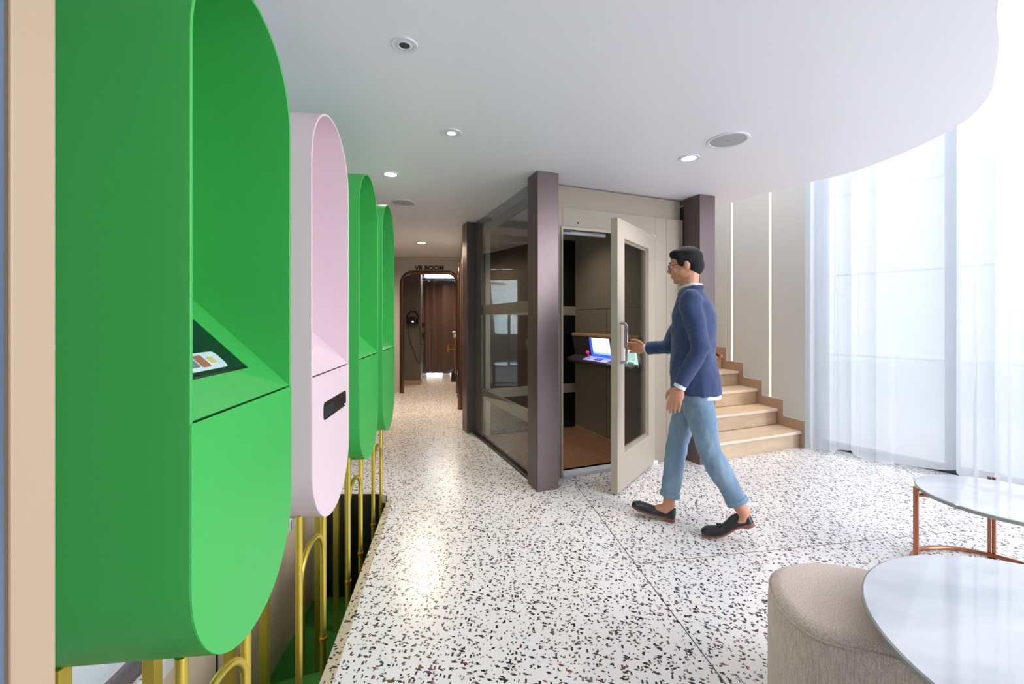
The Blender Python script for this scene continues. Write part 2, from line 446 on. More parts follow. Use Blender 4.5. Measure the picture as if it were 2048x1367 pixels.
# ------------------------------------------------------------------ mezzanine slab (the ceiling) with its curved free edge
edge_pts = [(1.25, 9.0), (1.45, 6.2), (1.80, 4.9), (2.03, 4.30), (2.418, 3.558), (2.594, 3.28), (2.65, 2.889), (2.60, 2.5), (2.44, 2.2), (2.23, 1.975), (2.005, 1.76), (1.74, 1.53), (1.50, 1.25), (1.36, .9), (1.30, .4), (1.28, -.6), (1.28, -1.85)]
ce = [(p.x, p.y) for p in catmull([(x, y) for x, y in edge_pts], 8, False)]
bm = bmesh.new()
prism(bm, ce + [(-1.44, -1.85), (-1.44, .6), (-1.40, .62), (-1.68, 3.55), (-3.2, 3.55), (-3.2, 9.0)], CEIL, CEIL + .38)
struct(link('ceiling', bm, M['white_paint'], smooth=30))
bm = bmesh.new()
prism(bm, [(-1.44, -1.85), (6.4, -1.85), (6.4, 7.2), (1.6, 11.2), (-1.44, 11.2)], 4.7, 4.8)
struct(link('ceiling_upper', bm, M['white_paint']))

# ------------------------------------------------------------------ corridor and VR room
YE = 7.66
DX0, DX1, DH, DR = -1.965, -.965, 2.15, .19
def arch(x0, x1, h, r, z0=0, n=8):
    p = [(x0, z0)]
    for k in range(n + 1):
        a = math.pi - k / n * math.pi / 2; p.append((x0 + r + r * math.cos(a), h - r + r * math.sin(a)))
    for k in range(n + 1):
        a = math.pi / 2 - k / n * math.pi / 2; p.append((x1 - r + r * math.cos(a), h - r + r * math.sin(a)))
    p.append((x1, z0)); return p
bm = bmesh.new()
ar = arch(DX0, DX1, DH, DR)
fr = lambda u, v, w: Vector((u, w, v))
# wall with the arched opening: left pier, right pier, top piece following the arch
prism(bm, [(-3.2, 0), (DX0, 0), (DX0, DH - DR), (-3.2, DH - DR)], YE, YE + .12, fr)
prism(bm, [(DX1, 0), (-.4, 0), (-.4, DH - DR), (DX1, DH - DR)], YE, YE + .12, fr)
prism(bm, [(-3.2, DH - DR), (DX0, DH - DR)] + ar[2:-2] + [(DX1, DH - DR), (-.4, DH - DR), (-.4, CEIL), (-3.2, CEIL)], YE, YE + .12, fr)
struct(link('wall_corridor_end', bm, mat('light_taupe_wall', srgb(208, 203, 196), .45)))
bm = bmesh.new()
tube(bm, [(x, YE - .02, z) for x, z in arch(DX0, DX1, DH, DR)], .036, 12)
struct(link('door_2', bm, M['copper_tube'], smooth=50), 'brown metal arched surround of the far doorway')
# lettering over the doorway
def text(name, body, size, ext, loc, rot, m, parent=None):
    c = bpy.data.curves.new(name, 'FONT'); c.body = body; c.size = size; c.extrude = ext; c.align_x = 'CENTER'; c.offset = .0028
    t = bpy.data.objects.new(name + '_src', c); COL.objects.link(t)
    dg = bpy.context.evaluated_depsgraph_get(); me = bpy.data.meshes.new_from_object(t.evaluated_get(dg))
    bpy.data.objects.remove(t); me.name = name; me.materials.clear(); me.materials.append(m)
    o = bpy.data.objects.new(name, me); COL.objects.link(o); o.location = loc; o.rotation_euler = rot
    if parent: o.parent = parent
    return o
tag(text('wall_lettering', 'VR ROOM', .115, .006, (-1.478, YE - .007, 2.20), (R(90), 0, 0), M['black']),
    'small dark VR ROOM lettering above the far arched doorway', 'sign')

# left side wall of the corridor, wall left of it
wallstrip('wall_corridor_left', [(-1.62, 3.45), (-2.16, YE)], 0, CEIL, .1, M['wall_taupe'])
wallstrip('wall_left', [(-2.6, 3.45), (-1.62, 3.45)], 0, CEIL, .1, M['wall_taupe'])
# right wall of the corridor with its second arched door
RW0 = Vector((-.56, 5.06)); RW1 = Vector((-.925, YE))
wallstrip('wall_corridor_right', [tuple(RW0), tuple(RW1)], 0, CEIL, -.1, M['wall_grey'])
rd = (RW1 - RW0).normalized(); rn = Vector((-rd.y, rd.x))
rwf = lambda u, v, w: Vector((*(RW0 + rd * u + rn * w), v))
d3 = struct(link('door_3', (lambda b: (prism(b, arch(1.22, 2.18, 2.12, .18), .002, .02, rwf), b)[1])(bmesh.new()), M['wall_dark']), 'dark arched side door in the right corridor wall')
bm = bmesh.new(); tube(bm, [rwf(u, v, .03) for u, v in arch(1.20, 2.20, 2.14, .19)], .036, 12)
link('door_surround', bm, M['copper_tube'], d3, 50)
for z in (1.05, 1.75):
    bm = bmesh.new(); box(bm, -.012, .012, -.012, .012, z, z + .14, Matrix.Translation(Vector((*(RW0 + rd * 2.12 + rn * .03), 0))))
    link('hinge', bm, M['chrome'], d3)
# VR room shell behind
bm = bmesh.new()
box(bm, -3.2, .6, 11.1, 11.2, 0, CEIL)
struct(link('wall_back', bm, M['wall_dark']))
bm = bmesh.new(); box(bm, -3.2, 1.3, 9.0, 11.2, CEIL, CEIL + .1)
struct(link('ceiling_room', bm, M['wall_taupe']))
bm = bmesh.new(); box(bm, -.55, -.45, YE + .12, 11.1, 0, CEIL)
struct(link('wall_room_right', bm, M['wall_dark']))
bm = bmesh.new(); box(bm, -3.2, -1.84, YE + .95, YE + 1.07, 0, CEIL)
struct(link('wall_room_left', bm, M['wall_taupe']))
bm = bmesh.new(); box(bm, -2.30, -2.20, YE + 1.07, 11.1, 0, CEIL)
struct(link('wall_room_side', bm, M['wall_taupe']))
bm = bmesh.new(); box(bm, -3.2, -1.825, YE + .935, YE + .95, 0, .09)
struct(link('baseboard_room', bm, M['skirt']))
bm = bmesh.new(); box(bm, -3.2, -3.1, 3.5, 11.2, 0, 4.7)
struct(link('wall_far_left', bm, M['wall_taupe']))

def drape(bm, path, z0, z1, amp, per, th=.0, nz=12, seedv=1, top=1.0, hem=0):
    """folded cloth hanging along a polyline path [(x,y)]"""
    rnd = random.Random(seedv)
    P = [Vector(p) for p in path]; L = [0]
    for a, b in zip(P, P[1:]): L.append(L[-1] + (b - a).length)
    T = L[-1]; n = int(T / .012); ph = 0; cols = []
    phs = []; x = 0
    for i in range(n + 1):
        s = T * i / n
        k = max(j for j in range(len(L)) if L[j] <= s + 1e-9); k = min(k, len(P) - 2)
        f = (s - L[k]) / (L[k + 1] - L[k]); p = P[k].lerp(P[k + 1], f); d = (P[k + 1] - P[k]).normalized(); nn = Vector((-d.y, d.x))
        x += .012 * 2 * math.pi / per * (1 + .55 * math.sin(s * 3.1 + seedv) + .3 * math.sin(s * 7.7 + 2 * seedv))
        phs.append(x)
        col = []
        for j in range(nz + 1):
            h = j / nz
            a = amp * (1.0 - .35 * h) * (1 + .35 * math.sin(s * 5.3 + seedv))
            y = a * (math.sin(x + .25 * math.sin(h * 2.5 + seedv)) + .35 * math.sin(2.1 * x + h + seedv))
            q = p + nn * y + d * (.35 * a * math.sin(2 * x))
            zz = z0 + (z1 - z0) * h
            if j == 0: zz += hem * (.5 + .5 * math.sin(x * .5 + 1))
            col.append(bm.verts.new((q.x, q.y, zz)))
        cols.append(col)
    for A, B in zip(cols, cols[1:]):
        for j in range(nz): bm.faces.new((A[j], B[j], B[j + 1], A[j + 1]))

bm = bmesh.new(); drape(bm, [(-2.14, 10.2), (-.62, 10.2)], .04, 2.25, .045, .15, seedv=3)
o = tag(link('room_curtain', bm, M['curtain_dark'], smooth=80), 'dark brown pleated curtain hanging at the back of the far room', 'curtain')
so = o.modifiers.new('thickness', 'SOLIDIFY'); so.thickness = .004
bm = bmesh.new(); tube(bm, [(-2.19, 10.2, 2.28), (-.56, 10.2, 2.28)], .014, 8)
tag(link('curtain_rail', bm, M['black']), 'black rail carrying the brown curtain in the far room', 'rail')
bm = bmesh.new(); box(bm, -2.1, -.62, 10.3, 10.33, 2.34, 2.375); box(bm, -2.1, -.62, 10.33, 10.36, 2.34, CEIL)
tag(link('light_strip', bm, M['ledcool']), 'cool white light strip above the brown curtain in the far room', 'light')
for i, (x0, x1, w) in enumerate(((-2.05, -1.68, 'left'), (-1.48, -1.05, 'right'))):
    bm = bmesh.new(); box(bm, x0, x1, 10.3, 10.33, .005, .035)
    tag(link('floor_light', bm, M['ledcool']), 'white strip light on the floor under the %s half of the brown curtain' % w, 'light', 'floor lights in the far room')
# headset with its cable hanging on the room wall
hx, hy, hz = -1.985, YE + .86, 1.39
t = empty('vr_headset', (hx, YE + .935, 1.3), 0, 'black headset hanging on the dark wall through the far doorway', 'headset')
bm = bmesh.new(); ell(bm, (0, -.09, 0), (.115, .07, .075)); box(bm, -.1, .1, -.17, -.1, -.06, .055)
link('visor', bm, M['black'], t, 50, bevel=.01)
bm = bmesh.new(); tube(bm, [(-.1, -.08, 0), (-.12, -.05, .1), (-.04, -.03, .18), (.06, -.03, .17), (.12, -.05, .08), (.1, -.08, 0)], .013, 8)
link('strap', bm, M['black'], t, 60)
bm = bmesh.new(); tube(bm, catmull([(-.1, -.06, -.04), (-.08, -.02, -.35), (.06, -.02, -.75), (.13, -.02, -.85), (.15, -.02, -.6), (.14, -.02, -.2), (.08, -.03, .0)], 8, False), .005, 6)
link('cable', bm, M['black'], t, 60)
bm = bmesh.new(); ell(bm, (.03, -.17, -.03), (.014, .008, .014)); link('lens_light', bm, M['ledcool'], t, 60)
for i, (z, w) in enumerate(((1.15, 'upper'), (.92, 'middle'), (.76, 'lower'))):
    bm = bmesh.new(); box(bm, -2.195, -1.93, 9.3, 9.5, z, z + (.10 if i < 2 else .02)); 
    tag(link('wall_box', bm, M['black'], bevel=.008), 'small black box on the side wall beside the brown curtain, %s of three' % w, 'box', 'boxes on the far room wall')
t = empty('pedestal', (-1.20, 9.2, 0), 0, 'gold stand with a white figure on a black base before the brown curtain', 'stand')
bm = bmesh.new(); box(bm, -.1, .14, -.1, .1, 0, .2); link('base', bm, M['black'], t, bevel=.01)
bm = bmesh.new(); lathe(bm, [(0, .2), (.03, .2), (.018, .26), (.015, .6), (.02, .75), (.05, .8), (.045, .86), (.02, .9), (0, .9)], 16); link('column', bm, M['goldring'], t, 50)
bm = bmesh.new(); ell(bm, (-.02, 0, .96), (.05, .04, .05)); ell(bm, (-.05, 0, 1.04), (.04, .03, .03)); ell(bm, (.03, 0, 1.05), (.03, .03, .05))
link('figure', bm, M['shirt'], t, 60)
bm = bmesh.new(); box(bm, -.19, -.15, -.02, .02, .62, .78); box(bm, -.16, -.01, -.008, .008, .66, .68); link('side_arm', bm, M['goldring'], t)

# ------------------------------------------------------------------ pillars
def pillar(a, b, w, d, label):
    x, y = AB(a, b)
    t = bmesh.new(); box(t, 0, w, 0, d, 0, CEIL - .002)
    o = link('pillar', t, M['bronze'], bevel=.003)
    o.location = (x, y, 0); o.rotation_euler = (0, 0, R(22))
    return tag(o, label, 'pillar', 'brown metal pillars around the lift')
pillar(0, 0, .180, .188, 'brown metal square pillar at the near corner of the lift')
pillar(-.03, 1.83, .180, .19, 'brown metal square pillar at the corridor corner of the glass lift side')
pillar(1.609, 0, .183, .197, 'brown metal square pillar between the lift front and the stairs')

# ------------------------------------------------------------------ the lift
T = empty('lift', (PA.x, PA.y, 0), R(22), 'beige platform lift with glass sides, open swing door and lit control panel', 'lift')
def part(name, m, boxes, parent=T, bevel=.0, seg=2):
    bm = bmesh.new()
    for b in boxes: box(bm, *b)
    return link(name, bm, m, parent, bevel=bevel, seg=seg)
OA0, OA1, OH = .318, 1.275, 2.065
part('front_panel', M['beige'], [(.10, OA0, .196, .236, 0, 2.237), (OA1, 1.601, .196, .236, 0, 2.237), (OA0, OA1, .196, .236, OH, 2.237)], bevel=.002)
part('front_seam', M['beige_dark'], [(1.405, 1.409, .1945, .196, .0, 2.237)])
part('header_panel', M['beige'], [(.10, 1.594, .226, .25, 2.237, CEIL - .012)])
part('door_jamb', M['beige_light'], [(OA0 - .012, OA0 + .006, .188, .25, 0, OH + .01), (OA0, OA1, .188, .20, OH - .012, OH + .012)], bevel=.002)
part('threshold', M['white_metal'], [(OA0, OA1 + .02, .175, .30, 0, .03)], bevel=.004)
part('closer_track', M['white_metal'], [(.33, .78, .25, .285, OH - .035, OH - .008)])
part('closer_arm', M['black'], [(.33, .42, .2, .245, OH - .02, OH - .003)])
bm = bmesh.new(); bmesh.ops.create_uvsphere(bm, u_segments=12, v_segments=8, radius=.008, matrix=Matrix.Translation((.47, .196, 2.115)))
link('sensor', bm, M['black'], T)
part('cabin_floor', M['wood'], [(.10, 1.24, .26, 1.53, .0, .03)])
part('cabin_wall', M['beige_dark'], [(1.24, 1.27, .25, 1.56, 0, CEIL - .012)])
part('wall_seam', M['bronze_dark'], [(1.2385, 1.2405, .25, 1.53, 1.42, 1.424), (1.2385, 1.2405, .9, .904, 0.03, 1.42)])
part('cabin_skirting', M['woodbar'], [(1.225, 1.24, .26, 1.53, .03, .05)])
part('outer_side_panel', M['wall_grey'], [(1.75, 1.79, .198, 2.2, 0, CEIL - .012)])
part('back_panel', M['wall_dark'], [(.12, 1.75, 1.90, 1.94, 0, CEIL - .012)])
RZ = [(0, .035), (.44, .545), (1.362, 1.463), (2.255, 2.34)]
part('side_frame', M['beige'], [(.075, .105, 1.60, 1.83, .0, CEIL - .012)] + [(.078, .102, .19, 1.60, a, b) for a, b in RZ[1:]])
part('bottom_track', M['bronze_dark'], [(.06, .12, .19, 1.83, 0, .012), (.035, .05, .19, 1.83, 0, .006)])
part('side_glass', M['glass_tint'], [(.068, .074, .19, 1.83, .012, CEIL - .012)])
part('back_frame', M['beige'], [(.105, 1.24, 1.55, 1.575, a, b) for a, b in RZ[1:]] + [(.105, .16, 1.55, 1.575, .03, CEIL - .012)])
part('back_glass', M['glass_dark'], [(.105, 1.24, 1.56, 1.566, .03, CEIL - .012)])
part('corner_post', M['bronze_dark'], [(.15, .19, 1.84, 1.90, 0, CEIL - .012)])
# swing door, hinged on the right and pushed open
HW = .895
dm = Matrix.Translation((OA1, .196, 0)) @ Matrix.Rotation(R(212.4), 4, 'Z') @ Matrix.Translation((0, -.05, 0))     # x: hinge -> free edge ; +y : outer face
def dpart(name, m, boxes, parent, bevel=0.0):
    bm = bmesh.new()
    for b in boxes: box(bm, *b, dm)
    return link(name, bm, m, parent, bevel=bevel, seg=3)
door = dpart('door', M['beige_light'], [(0, .175, 0, .05, .012, OH - .003), (HW - .14, HW, 0, .05, .012, OH - .003), (.175, HW - .14, 0, .05, .012, .29), (.175, HW - .14, 0, .05, 1.925, OH - .003)], T)
dpart('glazing_bead', M['beige'], [(.175, .195, .012, .03, .29, 1.925), (HW - .16, HW - .14, .012, .03, .29, 1.925), (.195, HW - .16, .012, .03, .29, .31), (.195, HW - .16, .012, .03, 1.905, 1.925)], door)
dpart('door_glass', M['glass_tint'], [(.175, HW - .14, .018, .024, .29, 1.925)], door)
bm = bmesh.new()
tube(bm, [dm @ Vector(p) for p in [(HW - .065, .05, .98), (HW - .065, .085, .985), (HW - .065, .095, 1.0), (HW - .065, .095, 1.26), (HW - .065, .085, 1.275), (HW - .065, .05, 1.28)]], .011, 10)
link('pull_handle', bm, M['chrome'], door, 50)
# control console on the right wall of the cabin
cf = lambda u, v, w: Vector((u, w, v))
prof = [(1.24, 1.13), (1.19, 1.13), (1.165, 1.115), (1.205, .90), (1.10, .865), (1.09, .845), (1.105, .82), (1.24, .80)]
bm = bmesh.new(); prism(bm, prof, .30, 1.50, cf)
con = link('control_console', bm, M['bronze'], T, bevel=.004)
bm = bmesh.new(); prism(bm, [(1.24, 1.155), (1.185, 1.155), (1.163, 1.14), (1.163, 1.118), (1.19, 1.131), (1.24, 1.131)], .30, 1.52, cf)
link('top_edge', bm, M['woodbar'], con, bevel=.003)
bm = bmesh.new(); prism(bm, [(1.165, 1.108), (1.201, .905), (1.197, .904), (1.161, 1.107)], .76, 1.12, cf); link('screen', bm, M['screen'], con)
def onslope(u, h, off): # point on the slanted back plate
    k = (h - .905) / (1.108 - .905); return 1.201 + (1.165 - 1.201) * k - off
bm = bmesh.new()
for (y0, y1, z0, z1) in ((.76, 1.12, .905, .935), (1.075, 1.12, .935, 1.107)):
    prism(bm, [(onslope(0, z1, .006), z1), (onslope(0, z0, .006), z0), (onslope(0, z0, .008), z0), (onslope(0, z1, .008), z1)], y0, y1, cf)
link('screen_border', bm, M['screen_bar'], con)
bm = bmesh.new(); prism(bm, [(1.203, .902), (1.101, .868), (1.101, .872), (1.203, .906)], .72, 1.16, cf); link('control_deck', bm, M['deck'], con)
bm = bmesh.new(); lathe(bm, [(0, 0), (.022, 0), (.022, .006), (.007, .01), (.006, .03), (0, .03)], 14, (1.14, 1.08, .88)); link('joystick_base', bm, M['yellow'], con, 40)
bm = bmesh.new(); tube(bm, [(1.14, 1.08, .90), (1.13, 1.10, .935)], .006, 8); ell(bm, (1.128, 1.105, .95), (.021, .021, .021)); link('joystick', bm, M['pink_ball'], con, 60)
for i in range(6):
    y = .86 + .045 * (i // 2); x = 1.13 + .03 * (i % 2) 
    bm = bmesh.new(); lathe(bm, [(0, 0), (.014, 0), (.014, .009), (.010, .012), (0, .012)], 14, (x, y, .876 + .01 * (i % 2))); link('button', bm, M['greenbtn'] if i == 5 else M['black'], con, 40)
bm = bmesh.new(); prism(bm, [(1.15, 1.03), (1.175, .865), (1.171, .864), (1.146, 1.029)], .30, .50, cf); nd = link('notice_display', bm, M['screen_doc'], con)
bm = bmesh.new()
for k in range(7):
    z = .99 - k * .011; x = 1.146 + (1.03 - z) * .15
    prism(bm, [(x, z + .002), (x, z - .002), (x - .002, z - .002), (x - .002, z + .002)], .33, .47 if k % 3 else .44, cf)
x = 1.146 + .13 * .15
prism(bm, [(x - .005, .905), (x, .87), (x - .002, .87), (x - .007, .905)], .35, .44, cf)
link('notice_print', bm, M['screen_line'], con)

# ------------------------------------------------------------------ stairs
bm_t = None
W0 = Vector((2.985, 0)); WD = Vector((.171, .985)).normalized()
def wall_a(b): return W0.x + WD.x / WD.y * b
NST = 10; RISE = .17; GO = .285
S = empty('staircase', (PA.x, PA.y, 0), R(22), 'cream stone staircase rising to the left behind the brown pillar', 'stairs')
A0 = 1.80
for i in range(NST):
    b0 = .012 + GO * i; z = RISE * (i + 1)
    bm = bmesh.new()
    prism(bm, [(A0, b0 + .022), (wall_a(b0) - .002, b0 + .022), (wall_a(b0 + GO) - .002, b0 + GO + .022), (A0, b0 + GO + .022)], z - RISE, z - .032)
    link('riser', bm, M['riser'], S)
    bm = bmesh.new()
    prism(bm, [(A0, b0), (wall_a(b0) - .002, b0), (wall_a(b0 + GO) - .002, b0 + GO + .018), (A0, b0 + GO + .018)], z - .032, z)
    tr = link('tread', bm, M['stone'], S, bevel=.006)
    bm = bmesh.new()
    prism(bm, [(A0, b0 - .0015), (wall_a(b0) - .004, b0 - .0015), (wall_a(b0) - .004, b0), (A0, b0)], z - .024, z - .004)
    link('nosing', bm, M['stone_edge'], tr)
# stair wall : panels between two recessed light slots
def wallpt(s, z, w): p = PA + U2 * (W0.x + WD.x * s + WD.y * w) + U1 * (W0.y + WD.y * s - WD.x * w); return Vector((p.x, p.y, z))
def px_to_s(px):
    k = (px - 1024) / 855; o = wallpt(0, 0, 0); d = wallpt(1, 0, 0) - o
    return (k * o.y - o.x) / (d.x - k * d.y)
s1 = px_to_s(1540); s2 = px_to_s(1464); hw = .014
sw = lambda u, v, w: wallpt(u, v, w)
bm = bmesh.new()
for a, b in ((-.02, s1 - hw), (s1 + hw, s2 - hw), (s2 + hw, s2 * 2 - s1 - hw), (2 * s2 - s1 + hw, 4.2)):
    prism(bm, [(a, 0), (b, 0), (b, 4.7), (a, 4.7)], 0, .05, sw)
prism(bm, [(-.02, 0), (4.2, 0), (4.2, 4.7), (-.02, 4.7)], .05, .12, sw)
struct(link('wall_stair', bm, M['wall_grey']))
for i, s in enumerate((s1, s2, 2 * s2 - s1)):
    zb = RISE * (int((s - .012) / GO) + 1) + .10
    bm = bmesh.new(); prism(bm, [(s - hw + .002, zb), (s + hw - .002, zb), (s + hw - .002, 4.6), (s - hw + .002, 4.6)], .03, .045, sw)
    tag(link('light_slot', bm, M['led']), ['warm vertical light strip in the stair wall, nearest the white curtain', 'warm vertical light strip in the stair wall, nearest the brown pillar', 'warm vertical light strip in the stair wall behind the brown pillar'][i], 'light', 'vertical light strips in the stair wall')
# stepped skirting with its pale outline
def skirt(off, ahead, w0, w1, name, m):
    bm = bmesh.new(); pts = [(-.015, 0), (-.015, RISE + off)]
    for i in range(1, NST):
        s = (GO * i) / WD.y - ahead
        pts += [(s, RISE * i + off), (s, RISE * (i + 1) + off)]
    pts += [(4.1, RISE * NST + off), (4.1, 0)]
    # as convex slabs
    for i in range(NST):
        a = -.015 if i == 0 else GO * i / WD.y - ahead
        b = GO * (i + 1) / WD.y - ahead if i < NST - 1 else 4.1
        prism(bm, [(a, 0), (b, 0), (b, RISE * (i + 1) + off), (a, RISE * (i + 1) + off)], w0, w1, sw)
    struct(link(name, bm, m))
skirt(.105, .05, -.012, 0, 'baseboard_stair', M['skirt'])
skirt(.113, .058, -.006, 0, 'trim_4', M['white_metal'])
# handrail on the outer side of the lift
H = empty('handrail', (*AB(1.80, .1), 0), R(22), 'copper tube handrail end beside the brown pillar at the stairs', 'handrail')
bm = bmesh.new(); sl = RISE / GO
tube(bm, [(.055, -.095, .965), (.055, 2.4, .965 + sl * 2.495)], .015, 12); link('rail', bm, M['copper'], H, 50)
for k in (.35, 1.6):
    bm = bmesh.new(); tube(bm, [(0, k, .90 + sl * k), (.055, k, .93 + sl * k), (.055, k, 1.0 + sl * k)], .007, 8); link('bracket', bm, M['copper'], H, 50)
# walls closing the stair void
bm = bmesh.new()
prism(bm, [AB(1.75, 3.2), AB(3.7, 3.2), AB(3.7, 3.3), AB(1.75, 3.3)], 0, 4.7)
struct(link('wall_stair_end', bm, M['wall_grey']))
bm = bmesh.new()
prism(bm, [AB(1.75, 2.2), AB(1.79, 2.2), AB(1.79, 3.2), AB(1.75, 3.2)], 0, CEIL + .35)
struct(link('wall_stair_left', bm, M['wall_grey']))

# ------------------------------------------------------------------ tall window and sheer curtains
CO = Vector((2.97, 4.37)); CD = Vector((.56, -.83)).normalized(); CN = Vector((-CD.y, CD.x))
def cpt(s, off=0): p = CO + CD * s + CN * off; return (p.x, p.y)
bm = bmesh.new(); drape(bm, [cpt(0), cpt(1.46)], .012, 4.62, .075, .20, nz=30, seedv=2, hem=.05)
tag(link('sheer_curtain', bm, M['sheer'], smooth=80), 'floor length sheer white curtain hanging beside the stairs', 'curtain', 'sheer white curtains')
bm = bmesh.new(); drape(bm, [cpt(1.56), cpt(4.9)], .012, 4.62, .07, .26, nz=30, seedv=5, hem=.05)
tag(link('sheer_curtain', bm, M['sheer'], smooth=80), 'floor length sheer white curtain at the right edge, behind the marble tables', 'curtain', 'sheer white curtains')
bm = bmesh.new(); tube(bm, [(*cpt(-.05), 4.64), (*cpt(5.0), 4.64)], .015, 8)
tag(link('curtain_rail', bm, M['white_metal']), 'white rail high above, carrying the sheer curtains', 'rail')
def wbar(bm, s0, s1, o0, o1, z0, z1):
    prism(bm, [cpt(s0, o0), cpt(s1, o0), cpt(s1, o1), cpt(s0, o1)], z0, z1)
win = struct(link('window_1', (lambda b: (wbar(b, -.1, 5.2, .25, .256, .05, 4.65), b)[1])(bmesh.new()), M['glass']), 'tall glazed front behind the sheer curtains')
for k in range(6):
    s = 1.04 + .98 * (k - 1)
    bm = bmesh.new(); wbar(bm, s - .042, s + .042, .22, .30, .05, 4.65); link('mullion', bm, M['steel'], win)
bm = bmesh.new()
for z in (.95, 1.75, 2.55, 3.35, 4.15): wbar(bm, -.1, 5.2, .24, .262, z - .008, z + .008)
link('transom', bm, M['white_metal'], win)
bm = bmesh.new(); wbar(bm, -.1, 5.2, .20, .32, 0, .05); link('sill', bm, M['steel_dark'], win)
# entrance front behind the camera
w2 = struct(link('window_2', (lambda b: (box(b, 1.5, 6.3, -1.82, -1.814, .05, 4.7), b)[1])(bmesh.new()), M['glass']))
bm = bmesh.new()
for x in (1.5, 2.7, 3.9, 5.1, 6.3): box(bm, x - .03, x + .03, -1.86, -1.78, 0, 4.7)
box(bm, 1.5, 6.3, -1.86, -1.78, 0, .06); box(bm, 1.5, 6.3, -1.85, -1.79, 2.43, 2.5)
link('window_frame', bm, M['tan'], w2)
bm = bmesh.new(); box(bm, -1.44, 1.47, -1.9, -1.8, 0, 4.7)
struct(link('wall_light_block', bm, M['wall_dark']))  # unseen solid wall added, dark, to keep light off the nearest kiosk's side
bm = bmesh.new(); box(bm, -1.42, -1.32, -1.8, .62, 0, CEIL)
struct(link('wall_entrance_side', bm, M['wall_taupe']))
# glazing on the left, behind the kiosks
LW = [(-1.30, .62), (-1.575, 3.44)]
w3 = struct(link('window_3', (lambda b: (prism(b, [LW[0], LW[1], (LW[1][0] - .008, LW[1][1]), (LW[0][0] - .008, LW[0][1])], .02, CEIL), b)[1])(bmesh.new()), M['glass']))
bm = bmesh.new()
prism(bm, [(LW[0][0] + .03, .62), (LW[1][0] + .03, 3.44), (LW[1][0] - .05, 3.44), (LW[0][0] - .05, .62)], 0, .02)
for k in (0, .5, 1):
    x = LW[0][0] + (LW[1][0] - LW[0][0]) * k; y = .64 + 2.78 * k
    box(bm, x - .03, x + .02, y - .02, y + .02, .02, CEIL)
link('window_frame', bm, M['bronze'], w3)
# entrance door frame and the open glass door at the left edge of the view
bm = bmesh.new(); box(bm, -.80, -.7035, .60, .66, 0, CEIL)
dd = struct(link('door_1', bm, M['tan'], bevel=.003), 'tan frame of the entrance at the left edge')
bm = bmesh.new()
dx = Matrix.Translation((-.5915, .50, 0)) @ Matrix.Rotation(R(100), 4, 'Z')
box(bm, -.75, 0, 0, .02, .01, .12, dx); box(bm, -.75, 0, 0, .02, 2.28, CEIL - .02, dx); box(bm, -.045, 0, 0, .02, .12, 2.28, dx); box(bm, -.75, -.705, 0, .02, .12, 2.28, dx)
lf = link('door_leaf', bm, M['steel'], dd, bevel=.003)
bm = bmesh.new(); box(bm, -.705, -.045, .007, .013, .12, 2.28, dx); link('leaf_glass', bm, M['glass'], lf)

# ------------------------------------------------------------------ ceiling fittings
def downlight(x, y, r, m, label, lit=True, recess=False, power=20, col=(1, .88, .76), cone=130, group='recessed ceiling lights'):
    t = empty('ceiling_light', (x, y, CEIL), 0, label, 'ceiling light', group)
    bm = bmesh.new()
    lathe(bm, [(r * .68, -.001), (r * .70, -.005), (r * .96, -.006), (r, -.001), (r, .0), (r * .68, .0)], 36); link('trim_ring', bm, M['white_metal'], t, 40)
    if recess:
        bm = bmesh.new(); lathe(bm, [(r * .40, -.004), (r * .44, -.007), (r * .52, -.007), (r * .68, -.003), (r * .68, 0), (r * .40, 0)], 36); link('inner_ring', bm, M['white_metal'], t, 40)
        bm = bmesh.new(); lathe(bm, [(0, -.0035), (r * .40, -.0035), (r * .40, 0), (0, 0)], 24); link('lens', bm, m, t)
    else:
        bm = bmesh.new(); lathe(bm, [(0, -.004), (r * .72, -.004), (r * .72, 0), (0, 0)], 30); link('lens', bm, m, t)
    if lit:
        d = bpy.data.lights.new('lamp_light', 'SPOT'); d.energy = power; d.color = col; d.spot_size = R(cone); d.spot_blend = .9; d.shadow_soft_size = r * 1.6
        o = bpy.data.objects.new('lamp_light', d); COL.objects.link(o); o.location = (0, 0, -.02); o.parent = t
    return t
downlight(-.442, 1.757, .054, M['steel_dark'], 'round white ceiling spotlight switched off, above the row of kiosks', False, True)
downlight(-.365, 2.581, .06, M['lamp'], 'small round lit spotlight with double white ring, left of the brown pillar', True, True)
downlight(-.942, 3.315, .068, M['lamp'], 'flat round lit ceiling light above the far green kiosks', power=12)
downlight(-1.32, 6.244, .085, M['lamp'], 'lit ceiling light in the corridor near the VR ROOM doorway', power=130, col=(1, .78, .56), cone=174)
downlight(1.237, 2.987, .07, M['lampw'], 'lit round ceiling light before the lift, beside the large speaker', power=24, col=(1, .93, .85))
downlight(-1.35, 9.3, .07, M['lamp'], 'unseen ceiling light added to brighten the brown curtain in the far room', power=70, col=(1, .72, .46), cone=165)  # fixture added out of sight to throw warm light on the curtain
downlight(*AB(.70, .95), .06, M['lampw'], 'lit ceiling light inside the lift cabin', power=20)
up = downlight(*AB(2.35, .75), .09, M['lampw'], 'unseen ceiling light added high over the staircase to brighten its wall', power=95, col=(1, .96, .92)); up.location.z = 4.7  # lamp added out of view to brighten the stair wall and treads
up = downlight(*AB(1.95, -.35), .09, M['lampw'], 'unseen ceiling light added high above the foot of the stairs', power=45, col=(1, .97, .94)); up.location.z = 4.7  # second lamp added out of view, more light on the lower stairs
